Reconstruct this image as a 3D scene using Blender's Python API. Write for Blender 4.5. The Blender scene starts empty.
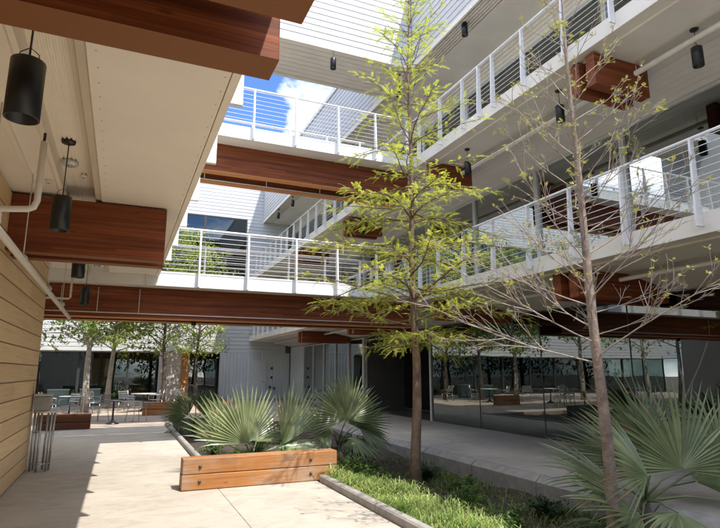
import bpy, math, random
from mathutils import Vector, Matrix
random.seed(11)
S = bpy.context.scene
COL = S.collection
R = math.radians
V = Vector
PI = math.pi

# ------------------------------------------------------------------ materials
M = {}
def new_mat(name):
    m = bpy.data.materials.new(name); m.use_nodes = True
    nt = m.node_tree; b = nt.nodes['Principled BSDF']
    M[name] = m
    return m, nt, b
def N(nt, t, **kw):
    n = nt.nodes.new(t)
    for k, v in kw.items():
        if k in n.inputs: n.inputs[k].default_value = v
        else: setattr(n, k, v)
    return n
def L(nt, a, b): nt.links.new(a, b)
def ramp(nt, stops):
    r = nt.nodes.new('ShaderNodeValToRGB')
    e = r.color_ramp.elements
    while len(e) < len(stops): e.new(0.5)
    for k, (p, c) in enumerate(stops):
        e[k].position = p; e[k].color = (c[0], c[1], c[2], 1)
    return r
def mix(nt, fac, a, b, mode='MIX'):
    n = nt.nodes.new('ShaderNodeMix'); n.data_type = 'RGBA'; n.blend_type = mode
    for i, x in ((0, fac), (6, a), (7, b)):
        if hasattr(x, 'links'): nt.links.new(x, n.inputs[i])
        elif i == 0: n.inputs[0].default_value = x
        else: n.inputs[i].default_value = (*x, 1)
    return n.outputs[2]
def plain(name, c, rough=.5, var=.12, scale=3., bump=0., bscale=40., metal=0., spec=.5):
    """paint, metal, plaster: a base colour with soft wear and a little relief"""
    m, nt, b = new_mat(name)
    tc = N(nt, 'ShaderNodeTexCoord')
    n1 = N(nt, 'ShaderNodeTexNoise', Scale=scale, Detail=6., Roughness=.6); L(nt, tc.outputs['Object'], n1.inputs['Vector'])
    lo = tuple(x*(1-var) for x in c); hi = tuple(min(1, x*(1+var*.6)) for x in c)
    r = ramp(nt, [(.3, lo), (.7, hi)]); L(nt, n1.outputs['Fac'], r.inputs['Fac'])
    L(nt, r.outputs['Color'], b.inputs['Base Color'])
    b.inputs['Roughness'].default_value = rough; b.inputs['Metallic'].default_value = metal
    b.inputs['Specular IOR Level'].default_value = spec
    if bump:
        n2 = N(nt, 'ShaderNodeTexNoise', Scale=bscale, Detail=5.); L(nt, tc.outputs['Object'], n2.inputs['Vector'])
        bp = N(nt, 'ShaderNodeBump', Strength=bump, Distance=.01); L(nt, n2.outputs['Fac'], bp.inputs['Height'])
        L(nt, bp.outputs['Normal'], b.inputs['Normal'])
    return m
def timber(name, dark, mid, light, axis=0, lam=.04, rough=.45, streak=1.0, grey=0.):
    """laminated or sawn timber: grain runs along the given axis, thin glue lines across z"""
    m, nt, b = new_mat(name)
    tc = N(nt, 'ShaderNodeTexCoord')
    sc = [14., 14., 14.]; sc[axis] = .55
    mp = N(nt, 'ShaderNodeMapping'); mp.inputs['Scale'].default_value = sc
    L(nt, tc.outputs['Object'], mp.inputs['Vector'])
    n1 = N(nt, 'ShaderNodeTexNoise', Scale=1.6, Detail=8., Roughness=.62, Distortion=.5); L(nt, mp.outputs['Vector'], n1.inputs['Vector'])
    r = ramp(nt, [(.28, dark), (.5, mid), (.74, light)]); L(nt, n1.outputs['Fac'], r.inputs['Fac'])
    sep = N(nt, 'ShaderNodeSeparateXYZ'); L(nt, tc.outputs['Object'], sep.inputs['Vector'])
    d = N(nt, 'ShaderNodeMath', operation='DIVIDE'); d.inputs[1].default_value = lam; L(nt, sep.outputs[2], d.inputs[0])
    fl = N(nt, 'ShaderNodeMath', operation='FLOOR'); L(nt, d.outputs[0], fl.inputs[0])
    # each lamination is cut into boards of about 2.6 m with its own tone
    wl = N(nt, 'ShaderNodeTexWhiteNoise', noise_dimensions='1D'); L(nt, fl.outputs[0], wl.inputs['W'])
    d2 = N(nt, 'ShaderNodeMath', operation='DIVIDE'); d2.inputs[1].default_value = 2.6; L(nt, sep.outputs[axis], d2.inputs[0])
    a2 = N(nt, 'ShaderNodeMath', operation='ADD'); L(nt, d2.outputs[0], a2.inputs[0]); L(nt, wl.outputs['Value'], a2.inputs[1])
    f2 = N(nt, 'ShaderNodeMath', operation='FLOOR'); L(nt, a2.outputs[0], f2.inputs[0])
    cb = N(nt, 'ShaderNodeCombineXYZ'); L(nt, fl.outputs[0], cb.inputs[0]); L(nt, f2.outputs[0], cb.inputs[1])
    w2 = N(nt, 'ShaderNodeTexWhiteNoise', noise_dimensions='3D'); L(nt, cb.outputs[0], w2.inputs['Vector'])
    mr = N(nt, 'ShaderNodeMapRange'); mr.inputs[3].default_value = 1-.28*streak; mr.inputs[4].default_value = 1+.22*streak
    L(nt, w2.outputs['Value'], mr.inputs[0])
    vm = N(nt, 'ShaderNodeVectorMath', operation='SCALE'); L(nt, r.outputs['Color'], vm.inputs[0]); L(nt, mr.outputs[0], vm.inputs['Scale'])
    fr = N(nt, 'ShaderNodeMath', operation='FRACT'); L(nt, d.outputs[0], fr.inputs[0])
    lt = N(nt, 'ShaderNodeMath', operation='LESS_THAN'); lt.inputs[1].default_value = .05; L(nt, fr.outputs[0], lt.inputs[0])
    c = mix(nt, lt.outputs[0], vm.outputs[0], tuple(x*.45 for x in dark))
    # knots
    kv = N(nt, 'ShaderNodeMapping'); ks = [5., 5., 5.]; ks[axis] = 1.6; kv.inputs['Scale'].default_value = ks
    L(nt, tc.outputs['Object'], kv.inputs['Vector'])
    kn = N(nt, 'ShaderNodeTexVoronoi', Scale=1.1); L(nt, kv.outputs['Vector'], kn.inputs['Vector'])
    kr = ramp(nt, [(.03, (1, 1, 1)), (.085, (0, 0, 0))]); L(nt, kn.outputs['Distance'], kr.inputs['Fac'])
    km = N(nt, 'ShaderNodeMath', operation='MULTIPLY'); km.inputs[1].default_value = .55; L(nt, kr.outputs['Color'], km.inputs[0])
    c = mix(nt, km.outputs[0], c, tuple(x*.5 for x in dark))
    if grey:
        n3 = N(nt, 'ShaderNodeTexNoise', Scale=4., Detail=9., Roughness=.7); L(nt, mp.outputs['Vector'], n3.inputs['Vector'])
        n4 = N(nt, 'ShaderNodeTexNoise', Scale=2.2, Detail=4.); L(nt, tc.outputs['Object'], n4.inputs['Vector'])
        mu = N(nt, 'ShaderNodeMath', operation='MULTIPLY'); L(nt, n3.outputs['Fac'], mu.inputs[0]); L(nt, n4.outputs['Fac'], mu.inputs[1])
        gr = ramp(nt, [(.22, (0, 0, 0)), (.42, (grey, grey, grey))]); L(nt, mu.outputs[0], gr.inputs['Fac'])
        c = mix(nt, gr.outputs['Color'], c, (.36, .30, .23))
    L(nt, c, b.inputs['Base Color'])
    b.inputs['Roughness'].default_value = rough; b.inputs['Specular IOR Level'].default_value = .3
    bp = N(nt, 'ShaderNodeBump', Strength=.25, Distance=.004); L(nt, n1.outputs['Fac'], bp.inputs['Height']); L(nt, bp.outputs['Normal'], b.inputs['Normal'])
    return m
def leafy(name, c1, c2, trans=.45, rough=.5, scale=1.3, tip=None):
    """leaves: two-tone by place, part of the light passes through"""
    m, nt, b = new_mat(name)
    tc = N(nt, 'ShaderNodeTexCoord')
    n1 = N(nt, 'ShaderNodeTexNoise', Scale=scale, Detail=4.); L(nt, tc.outputs['Object'], n1.inputs['Vector'])
    r = ramp(nt, [(.35, c1), (.65, c2)]); L(nt, n1.outputs['Fac'], r.inputs['Fac'])
    n2 = N(nt, 'ShaderNodeTexWhiteNoise', noise_dimensions='3D')
    g = N(nt, 'ShaderNodeNewGeometry'); 
    mr = N(nt, 'ShaderNodeMapRange'); mr.inputs[3].default_value = .72; mr.inputs[4].default_value = 1.25
    L(nt, g.outputs['Random Per Island'], mr.inputs[0])
    vm = N(nt, 'ShaderNodeVectorMath', operation='SCALE'); L(nt, r.outputs['Color'], vm.inputs[0]); L(nt, mr.outputs[0], vm.inputs['Scale'])
    nt.nodes.remove(n2)
    L(nt, vm.outputs[0], b.inputs['Base Color']); b.inputs['Roughness'].default_value = rough
    tr = N(nt, 'ShaderNodeBsdfTranslucent'); L(nt, vm.outputs[0], tr.inputs['Color'])
    ms = N(nt, 'ShaderNodeMixShader'); ms.inputs[0].default_value = trans
    out = nt.nodes['Material Output']
    L(nt, b.outputs[0], ms.inputs[1]); L(nt, tr.outputs[0], ms.inputs[2]); L(nt, ms.outputs[0], out.inputs['Surface'])
    return m
def glass(name, tint, base=.07, top=.85, power=3.2):
    m, nt, b = new_mat(name); nt.nodes.remove(b)
    lw = N(nt, 'ShaderNodeLayerWeight', Blend=.5)
    p = N(nt, 'ShaderNodeMath', operation='POWER'); p.inputs[1].default_value = power; L(nt, lw.outputs['Facing'], p.inputs[0])
    mr = N(nt, 'ShaderNodeMapRange'); mr.inputs[3].default_value = base; mr.inputs[4].default_value = top; L(nt, p.outputs[0], mr.inputs[0])
    t = N(nt, 'ShaderNodeBsdfTransparent'); t.inputs[0].default_value = (*tint, 1)
    gl = N(nt, 'ShaderNodeBsdfGlossy', Roughness=.0); gl.inputs['Color'].default_value = (.92, .96, .95, 1)
    tc = N(nt, 'ShaderNodeTexCoord')
    nz = N(nt, 'ShaderNodeTexNoise', Scale=.8, Detail=1.); L(nt, tc.outputs['Object'], nz.inputs['Vector'])
    bp = N(nt, 'ShaderNodeBump', Strength=.05, Distance=.05); L(nt, nz.outputs['Fac'], bp.inputs['Height']); L(nt, bp.outputs['Normal'], gl.inputs['Normal'])
    ms = N(nt, 'ShaderNodeMixShader'); L(nt, mr.outputs[0], ms.inputs[0]); L(nt, t.outputs[0], ms.inputs[1]); L(nt, gl.outputs[0], ms.inputs[2])
    L(nt, ms.outputs[0], nt.nodes['Material Output'].inputs['Surface'])
    return m
def paving(name, lo, hi):
    m, nt, b = new_mat(name)
    tc = N(nt, 'ShaderNodeTexCoord')
    n1 = N(nt, 'ShaderNodeTexNoise', Scale=.9, Detail=8., Roughness=.65); L(nt, tc.outputs['Object'], n1.inputs['Vector'])
    r = ramp(nt, [(.3, lo), (.68, hi)]); L(nt, n1.outputs['Fac'], r.inputs['Fac'])
    n2 = N(nt, 'ShaderNodeTexNoise', Scale=60., Detail=4., Roughness=.7); L(nt, tc.outputs['Object'], n2.inputs['Vector'])
    r2 = ramp(nt, [(.3, (.78, .78, .78)), (.7, (1.08, 1.08, 1.08))]); L(nt, n2.outputs['Fac'], r2.inputs['Fac'])
    c = mix(nt, 1., r.outputs['Color'], r2.outputs['Color'], 'MULTIPLY')
    # faint trowel and water stains
    mp = N(nt, 'ShaderNodeMapping'); mp.inputs['Scale'].default_value = (1.0, 1.7, 1); mp.inputs['Rotation'].default_value = (0, 0, .35)
    L(nt, tc.outputs['Object'], mp.inputs['Vector'])
    n3 = N(nt, 'ShaderNodeTexNoise', Scale=2.1, Detail=5., Distortion=1.4); L(nt, mp.outputs['Vector'], n3.inputs['Vector'])
    r3 = ramp(nt, [(.38, (.80, .78, .75)), (.52, (1, 1, 1))]); L(nt, n3.outputs['Fac'], r3.inputs['Fac'])
    c = mix(nt, .55, c, r3.outputs['Color'], 'MULTIPLY')
    L(nt, c, b.inputs['Base Color']); b.inputs['Roughness'].default_value = .82
    bp = N(nt, 'ShaderNodeBump', Strength=.22, Distance=.006); L(nt, n2.outputs['Fac'], bp.inputs['Height']); L(nt, bp.outputs['Normal'], b.inputs['Normal'])
    return m

paving('concrete_paving', (.42, .375, .31), (.535, .485, .41))
paving('terrace_paving', (.36, .33, .28), (.46, .425, .37))
paving('patio_gravel', (.36, .28, .22), (.52, .43, .35))
plain('kerb_concrete', (.33, .31, .28), .85, .25, 5, .3, 60)
plain('soil', (.055, .04, .028), .95, .5, 6, .9, 25)
plain('earth', (.12, .10, .07), .95, .4, .4, .5, 8)
plain('cream_paint', (.86, .79, .68), .6, .05, 1.2, .05, 60)
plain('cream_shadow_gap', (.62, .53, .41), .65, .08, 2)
plain('soffit_paint', (.82, .77, .68), .6, .10, .9, .08, 3)
plain('white_paint', (.80, .79, .77), .45, .09, 1.6)
plain('white_siding', (.60, .60, .60), .5, .05, .7, .03, 30)
plain('grey_siding', (.60, .62, .63), .5, .05, .7)
plain('black_metal', (.012, .012, .013), .38, .3, 8)
plain('dark_steel', (.05, .05, .05), .45, .2, 8)
plain('steel', (.45, .45, .44), .35, .15, 8, metal=.8)
plain('light_metal', (.62, .62, .60), .4, .1, 8, metal=.3)
plain('pipe_paint', (.72, .68, .60), .5, .08, 5)
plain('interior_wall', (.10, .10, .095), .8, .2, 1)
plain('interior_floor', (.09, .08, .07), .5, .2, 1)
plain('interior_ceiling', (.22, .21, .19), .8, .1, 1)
plain('olive_panel', (.36, .31, .15), .7, .1, 2)
plain('concrete_pier', (.50, .44, .40), .85, .18, 3, .3, 30)
plain('lens', (.55, .53, .48), .3, .05)
plain('red_print', (.55, .05, .04), .5, .05)
plain('teal_fabric', (.25, .32, .31), .8, .1)
plain('bark_brown', (.19, .125, .085), .9, .45, 7, .9, 30)
plain('bark_trunk', (.25, .19, .15), .9, .5, 10, .9, 45)
plain('bark_pink', (.37, .30, .255), .85, .4, 9, .8, 40)
plain('bark_pale', (.42, .38, .32), .85, .45, 5, .5, 20)
plain('bark_dark', (.10, .08, .06), .9, .4, 8, .8, 30)
timber('glulam', (.122, .026, .0075), (.20, .052, .015), (.30, .095, .03), 0, .038, .62)
timber('glulam_bounce_lit', (.44, .165, .052), (.57, .24, .085), (.66, .32, .13), 0, .3, .62, .25)  # same glulam for undersides, bounce light from the ground put into the colour
timber('cedar_cladding', (.62, .42, .22), (.72, .52, .30), (.78, .59, .37), 1, .242, .55, .35)
timber('weathered_timber', (.20, .075, .022), (.36, .15, .045), (.47, .23, .085), 0, .21, .7, .5, .85)
timber('dark_timber', (.075, .026, .012), (.12, .042, .02), (.17, .065, .03), 0, .2, .65, .5)
timber('orange_panel', (.36, .17, .06), (.50, .26, .10), (.58, .33, .14), 2, .6, .6, .3)
leafy('cypress_leaf', (.46, .55, .05), (.70, .74, .11), .58, .5, 1.6)
leafy('bud_leaf', (.34, .38, .06), (.50, .48, .10), .45, .5, 3)
leafy('patio_leaf', (.18, .27, .05), (.38, .45, .11), .45, .5, .8)
leafy('young_leaf', (.24, .33, .045), (.40, .47, .08), .45, .5, .9)
leafy('oak_leaf', (.045, .085, .016), (.10, .16, .03), .35, .5, .5)
leafy('palm_leaf', (.19, .24, .11), (.34, .39, .20), .3, .30, 2.5)
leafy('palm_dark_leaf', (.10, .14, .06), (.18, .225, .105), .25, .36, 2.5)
leafy('dry_leaf', (.30, .21, .11), (.42, .31, .17), .2, .7, 3)
leafy('grass_leaf', (.20, .32, .06), (.50, .58, .20), .4, .5, 2)
leafy('sedge_leaf', (.09, .15, .035), (.19, .25, .07), .3, .6, 2)
leafy('shrub_leaf', (.07, .15, .025), (.19, .30, .06), .4, .42, 3)
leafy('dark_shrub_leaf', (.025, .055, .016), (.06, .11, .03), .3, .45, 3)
glass('storefront_glass', (.30, .38, .34), .17, .95, 2.6)
glass('far_glass', (.28, .35, .33), .09, .9, 2.6)
glass('upper_glass', (.34, .42, .42), .30, .95, 2.2)

# ------------------------------------------------------------------ mesh builder
class MB:
    def __init__(s): s.v = []; s.f = []; s.m = []; s.sm = []; s.mats = []
    def mi(s, mat):
        if mat not in s.mats: s.mats.append(mat)
        return s.mats.index(mat)
    def add(s, vs, fs, mat, smooth=False):
        b = len(s.v); k = s.mi(mat)
        s.v.extend(tuple(p) for p in vs)
        for f in fs:
            s.f.append(tuple(b+i for i in f)); s.m.append(k); s.sm.append(smooth)
    def box(s, x0, x1, y0, y1, z0, z1, mat):
        s.add([(x0,y0,z0),(x1,y0,z0),(x1,y1,z0),(x0,y1,z0),(x0,y0,z1),(x1,y0,z1),(x1,y1,z1),(x0,y1,z1)],
              [(0,3,2,1),(4,5,6,7),(0,1,5,4),(1,2,6,5),(2,3,7,6),(3,0,4,7)], mat)
    def prism(s, pts, a, b, axis, mat):
        """polygon pts (2D) extruded from a to b along axis; pts give the two other axes in order"""
        def P(p, t):
            q = [0, 0, 0]; o = [i for i in range(3) if i != axis]
            q[o[0]], q[o[1]], q[axis] = p[0], p[1], t
            return tuple(q)
        n = len(pts)
        s.add([P(p, a) for p in pts]+[P(p, b) for p in pts],
              [tuple(range(n))[::-1], tuple(range(n, 2*n))]+[(i, (i+1) % n, n+(i+1) % n, n+i) for i in range(n)], mat)
    def tube(s, pts, rad, mat, n=8, cap=True):
        pts = [V(p) for p in pts]
        if not hasattr(rad, '__len__'): rad = [rad]*len(pts)
        vs = []; prev = None
        for i, p in enumerate(pts):
            d = (pts[min(i+1, len(pts)-1)]-pts[max(i-1, 0)])
            if d.length < 1e-9: d = V((0, 0, 1))
            d.normalize()
            if prev is None:
                u = d.cross(V((0, 0, 1)))
                if u.length < 1e-3: u = d.cross(V((1, 0, 0)))
            else: u = prev-d*prev.dot(d)
            u.normalize(); prev = u; w = d.cross(u)
            for k in range(n):
                a = 2*PI*k/n
                vs.append(p+(u*math.cos(a)+w*math.sin(a))*rad[i])
        fs = []
        for i in range(len(pts)-1):
            for k in range(n):
                fs.append((i*n+k, i*n+(k+1) % n, (i+1)*n+(k+1) % n, (i+1)*n+k))
        if cap:
            fs.append(tuple(range(n))[::-1]); fs.append(tuple((len(pts)-1)*n+k for k in range(n)))
        s.add(vs, fs, mat, True)
    def lathe(s, cx, cy, prof, mat, n=24):
        vs = []; fs = []
        for r, z in prof:
            for k in range(n):
                a = 2*PI*k/n; vs.append((cx+r*math.cos(a), cy+r*math.sin(a), z))
        for i in range(len(prof)-1):
            for k in range(n):
                fs.append((i*n+k, i*n+(k+1) % n, (i+1)*n+(k+1) % n, (i+1)*n+k))
        s.add(vs, fs, mat, True)
    def build(s, name, parent=None, bevel=0., auto=None, loc=None):
        me = bpy.data.meshes.new(name)
        off = V((0, 0, 0))
        o = bpy.data.objects.new(name, me); COL.objects.link(o)
        if parent is not None:
            o.parent = parent; p = parent
            while p is not None: off += p.location; p = p.parent
        else:
            if loc is None:
                xs = [p[0] for p in s.v]; ys = [p[1] for p in s.v]; zs = [p[2] for p in s.v]
                loc = ((min(xs)+max(xs))/2, (min(ys)+max(ys))/2, min(zs))
            o.location = loc; off = V(loc)
        me.from_pydata([(p[0]-off.x, p[1]-off.y, p[2]-off.z) for p in s.v], [], s.f)
        for k in s.mats: me.materials.append(M[k])
        me.polygons.foreach_set('material_index', s.m)
        me.polygons.foreach_set('use_smooth', s.sm)
        me.update()
        if any(s.sm) and not all(s.sm) or auto:
            pass
        if bevel:
            b = o.modifiers.new('edge', 'BEVEL'); b.width = bevel; b.segments = 2; b.limit_method = 'ANGLE'; b.angle_limit = R(50)
        return o
def empty(name, loc, rz=0):
    o = bpy.data.objects.new(name, None); COL.objects.link(o); o.empty_display_size = .1
    o.location = loc; o.rotation_euler = (0, 0, rz); return o
def tag(o, label=None, cat=None, group=None, kind=None):
    if label: o['label'] = label
    if cat: o['category'] = cat
    if group: o['group'] = group
    if kind: o['kind'] = kind
    return o
def kids(o): return [c for c in bpy.data.objects if c.parent is o]
def copy_tree(o, parent=None):
    ch = kids(o)
    c = o.copy(); COL.objects.link(c); c.parent = parent
    for k in ch: copy_tree(k, c)
    return c
def boxpart(name, parent, b, mat, bevel=0.):
    m = MB(); m.box(*b, mat); return m.build(name, parent, bevel)

def siding(mb, axis, plane, sgn, a0, a1, z0, z1, pitch, mat, lap=.032):
    """lapped horizontal boards on a plane (axis 0: x = plane, boards run along y; axis 1: y = plane); sgn = outward side"""
    n = max(1, round((z1-z0)/pitch)); h = (z1-z0)/n
    for i in range(n):
        b, t = z0+i*h, z0+(i+1)*h
        def P(a, d, z): return (plane+sgn*d, a, z) if axis == 0 else (a, plane+sgn*d, z)
        vs = [P(a0, 0, b), P(a1, 0, b), P(a1, lap, b), P(a0, lap, b), P(a0, lap, t-.036), P(a1, lap, t-.036), P(a0, 0, t-.030), P(a1, 0, t-.030), P(a0, 0, t), P(a1, 0, t)]
        mb.add(vs, [(0, 1, 2, 3), (3, 2, 5, 4), (4, 5, 7, 6), (6, 7, 9, 8), (0, 3, 4, 6, 8), (1, 9, 7, 5, 2)], mat)

# ------------------------------------------------------------------ the setting
def struct(mb, name, bevel=0.):
    return tag(mb.build(name, bevel=bevel), kind='structure')
g = MB(); g.box(-260, 260, -160, 340, -1.5, -.62, 'earth'); struct(g, 'ground')
# concrete walkway: cast slabs with open saw-cut joints over a bedding sheet
w = MB()
xs = [-2.6, -1.42, 1.39]; ys = [-6, -2.6, .8, 3.2, 8.2, 11.6, 15., 18.4]
J = .0035
for i in range(len(xs)-1):
    for j in range(len(ys)-1):
        if i == 0: x0 = -12.
        else: x0 = xs[i]
        w.box(x0+J, xs[i+1]-J, ys[j]+J, ys[j+1]-J, -.14, 0, 'concrete_paving')
for j in range(4): w.box(1.39+J, 2.84, ys[j]+J, ys[j+1]-J, -.14, 0, 'concrete_paving')
w.box(-12, 2.84, -6, 18.4, -.30, -.145, 'soil')
struct(w, 'walkway')
p = MB(); p.box(-26, 6.2, 18.41, 33.3, -.25, -.004, 'patio_gravel'); struct(p, 'patio')
t = MB()
for j in range(14):
    y0 = -6+j*2.85; t.box(6.22, 9.69, y0+J, y0+2.85-J, -.25, 0, 'terrace_paving')
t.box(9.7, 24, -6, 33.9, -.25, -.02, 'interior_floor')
struct(t, 'terrace')
b = MB()
NX, NY = 26, 70
def bedz(x, y): return -.13-.20*min(1, max(0, (x-3.5)/.8))*min(1, max(0, (12.5-y)/2))+.07*math.sin(x*2.1+y*.7)*math.cos(y*1.3)+.03*math.sin(7*x+3*y)
vs = []; fs = []
for j in range(NY+1):
    for i in range(NX+1):
        x = 1.45+(6.0-1.45)*i/NX; y = -6+24.4*j/NY
        if y < 8.1: x = 2.9+(6.0-2.9)*i/NX
        vs.append((x, y, bedz(x, y)))
for j in range(NY):
    for i in range(NX):
        a = j*(NX+1)+i; fs.append((a, a+1, a+NX+2, a+NX+1))
b.add(vs, fs, 'soil', True); struct(b, 'planting_soil')
# kerbs beside the bed, in cast lengths with open joints
k = MB()
def kerb(x0, x1, ys_):
    for y0, y1 in zip(ys_, ys_[1:]):
        k.prism([(x0, -.3), (x1, -.3), (x1, .085), (x1-.015, .10), (x0+.02, .10), (x0, .08)], y0+.006, y1-.006, 1, 'kerb_concrete')
kerb(2.85, 2.96, [-6, -3, 0, 2.6, 4.3, 6.15, 8.1])
kerb(1.40, 1.50, [8.5, 10.3, 12.2, 14.1, 16., 18.38])
struct(k, 'kerb')
k = MB()
ly = [-6, -2.2, .6, 3.0, 5.0, 7.05, 8.75, 10.5, 12.3, 14.1, 16, 18.38]
for y0, y1 in zip(ly, ly[1:]):
    k.prism([(5.98, -.6), (6.215, -.6), (6.215, .03), (6.09, .03), (5.98, -.05)], y0+.012, y1-.012, 1, 'kerb_concrete')
tag(k.build('terrace_kerb', bevel=.006), kind='structure')

# ------------------------------------------------------------------ left building: cladding wall and ceiling under the walkway above
lw = MB()
xw = -1.3
lw.box(-1.55, xw-.013, -6, 10.98, 0.02, 3.63, 'interior_wall')
nb = 15; hb = 3.63/nb
for i in range(nb):
    z0 = .01+i*hb
    lw.prism([(xw-.012, z0), (xw, z0+.004), (xw, z0+hb-.005), (xw-.012, z0+hb-.003)], -6, 11.0, 1, 'cedar_cladding')
    lw.prism([(11.0, z0), (11.018, z0+.006), (11.018, z0+hb-.012), (11.0, z0+hb-.006)], -3.2, xw-.001, 0, 'cedar_cladding')
tag(lw.build('cladding_wall'), 'tan horizontal board wall along the shaded walkway', 'wall')

bal = tag(empty('walkway_canopy', (0, 0, 3.65)), 'cream painted soffit carrying fins along the edge over the walkway', 'canopy')
c = MB()
def cl(x0, x1, z0, z1, m='cream_paint'): c.box(x0, x1, -5, 12.38, z0, z1, m)
cl(-.36, .56, 3.65, 3.70)                      # edge panel
cl(.565, .625, 3.635, 3.70)                     # drip lip
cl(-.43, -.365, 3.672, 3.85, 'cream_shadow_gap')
cl(-.76, -.435, 3.83, 3.85)                    # channel
cl(-.80, -.76, 3.655, 3.85)
for i in range(8): cl(-.745+i*.038, -.728+i*.038, 3.815, 3.83)
cl(-1.02, -.805, 3.69, 3.72); cl(-1.06, -1.02, 3.64, 3.72); cl(-3.2, -1.06, 3.665, 3.70)
c.box(-3.2, .62, -5, 12.38, 3.852, 3.93, 'white_paint')
for i in range(60):
    y = -1+.22*i
    for xx in (-.30, .53):
        c.lathe(xx+random.uniform(-.004, .004), y, [(.0, 3.646), (.006, 3.646), (.006, 3.651)], 'cream_shadow_gap', 6)
c.build('soffit', bal)
def post_shape(mb, x, y, zb, h, nx, ny, mat='white_paint', d0=.13, d1=.07, th=.034, drop=.31):
    """tapered steel plate bolted to the slab edge; (nx, ny) points outwards"""
    def P(o, t, z): return (x+nx*o-ny*t, y+ny*o+nx*t, z)
    a = th/2
    for (za, zb2, da, db) in ((zb-drop, zb, d0, d0), (zb, zb+h, d0, d1)):
        vs = [P(.004, -a, za), P(.004+da, -a, za), P(.004+da, a, za), P(.004, a, za), P(.004, -a, zb2), P(.004+db, -a, zb2), P(.004+db, a, zb2), P(.004, a, zb2)]
        mb.add(vs, [(0,3,2,1),(4,5,6,7),(0,1,5,4),(1,2,6,5),(2,3,7,6),(3,0,4,7)], mat)
for i in range(9):
    y = -.2+1.32*i+.25
    f = MB(); post_shape(f, .626, y, 3.95, 1.05, 1, 0, d0=.095, d1=.07, th=.05, drop=.30); f.build('fin', bal)
f = MB(); f.tube([(.70, -4.5, 5.0), (.70, 12.2, 5.0)], .022, 'white_paint'); f.build('top_rail', bal)

def beam(x0, x1, y0, y1, z0, z1, label, mat='glulam', group=None, rot=0):
    m = MB(); m.box(x0, x1, y0, y1, z0, z1, mat)
    m.f.pop(0); m.m.pop(0); m.sm.pop(0)
    m.add([(x0, y0, z0), (x1, y0, z0), (x1, y1, z0), (x0, y1, z0)], [(0, 3, 2, 1)], 'glulam_bounce_lit')  # bottom face takes the tone with ground bounce painted in
    return m.build('timber_beam', bevel=.008), label
def tbeam(*a):
    o, lab = beam(*a); tag(o, lab, 'beam', 'timber beams under the cream soffit')
tbeam(-3.0, .56, 1.70, 1.88, 2.96, 3.63, 'overhanging timber beam cropped by the top edge of the view')
tbeam(-3.0, .545, 2.16, 2.35, 2.96, 3.63, 'broad red timber beam crossing above the largest lamp')
tbeam(-1.298, .40, 7.12, 7.31, 2.96, 3.63, 'red timber beam ending behind the second largest pendant lamp')
tbeam(-1.298, .42, 7.46, 7.64, 2.95, 3.63, 'timber beam mostly hidden behind its twin, only its lower edge showing')

# ------------------------------------------------------------------ footbridges
def railing(parent, p0, p1, zdeck, n, ncab, name='railing', h=1.0, mid=None, posts=None, d0=.13, drop=.31):
    """along p0 -> p1 (xy), outside is to the right of the direction of travel"""
    a, b2 = V((*p0, 0)), V((*p1, 0)); d = (b2-a).normalized(); nx, ny = d.y, -d.x
    rail = MB()
    q = lambda p, o, z: (p.x+nx*o, p.y+ny*o, z)
    rail.tube([q(a, .05, zdeck+h), q(b2, .05, zdeck+h)], .024, 'white_paint', 8)
    ro = rail.build(name, parent)
    if posts is None: posts = [(i+.5)/n for i in range(n)]
    for t_ in posts:
        m = MB(); pt = a.lerp(b2, t_); post_shape(m, pt.x, pt.y, zdeck, h, nx, ny, d0=d0, drop=drop); m.build('post', ro)
    c_ = MB()
    for i in range(ncab):
        z = zdeck+.07+(h-.12)*i/(ncab-1)
        c_.tube([q(a, .055, z), q(b2, .055, z)], .0052, 'white_paint', 5)
    c_.build('cable_infill', ro)
    return ro
def bridge(name_label, zt, x0, x1, zbeam, posts, y0=12.42, y1=14.15):
    r = tag(empty('footbridge', ((x0+x1)/2, 13.2, zt)), name_label, 'footbridge', 'footbridges between the two wings')
    m = MB(); m.box(x0, x1, y0, y1, zt-.06, zt, 'kerb_concrete'); m.box(x0, x1, y0+.02, y1-.02, zt-.29, zt-.062, 'soffit_paint'); m.build('deck', r)
    m = MB(); m.box(x0, x1, y0-.02, y0-.001, zt-.31, zt+.012, 'white_paint'); m.box(x0, x1, y1+.001, y1+.02, zt-.31, zt+.012, 'white_paint'); m.build('fascia', r, .003)
    for ya, yb in ((12.95, 13.17), (13.72, 13.94)):
        m = MB(); m.box(x0, x1, ya, yb, zbeam, zt-.292, 'glulam'); 
        m.box(x0, x1, ya-.02, yb+.02, zbeam-.022, zbeam-.002, 'dark_steel' if False else 'glulam_bounce_lit')  # added thin sheet below the beam, its paler colour imitates bounce light
        m.build('timber_beam', r, .006)
    railing(r, (x0, y0-.02), (x1, y0-.02), zt, 6, 9, posts=[(x-x0)/(x1-x0) for x in posts])
    railing(r, (x1, y1+.02), (x0, y1+.02), zt, 6, 9, posts=[(x1-x-.35)/(x1-x0) for x in posts])
    return r
bridge('lower white railed footbridge with red timber beams over the walkway', 3.74, -2.2, 7.08, 2.78, [-.7, .38, 1.45, 2.53, 3.68, 4.73, 5.8, 6.75])
bridge('upper white railed footbridge seen against open sky', 7.42, -2.2, 7.08, 6.42, [.3, 1.42, 2.53, 3.59, 4.73, 5.79, 6.75])

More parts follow.
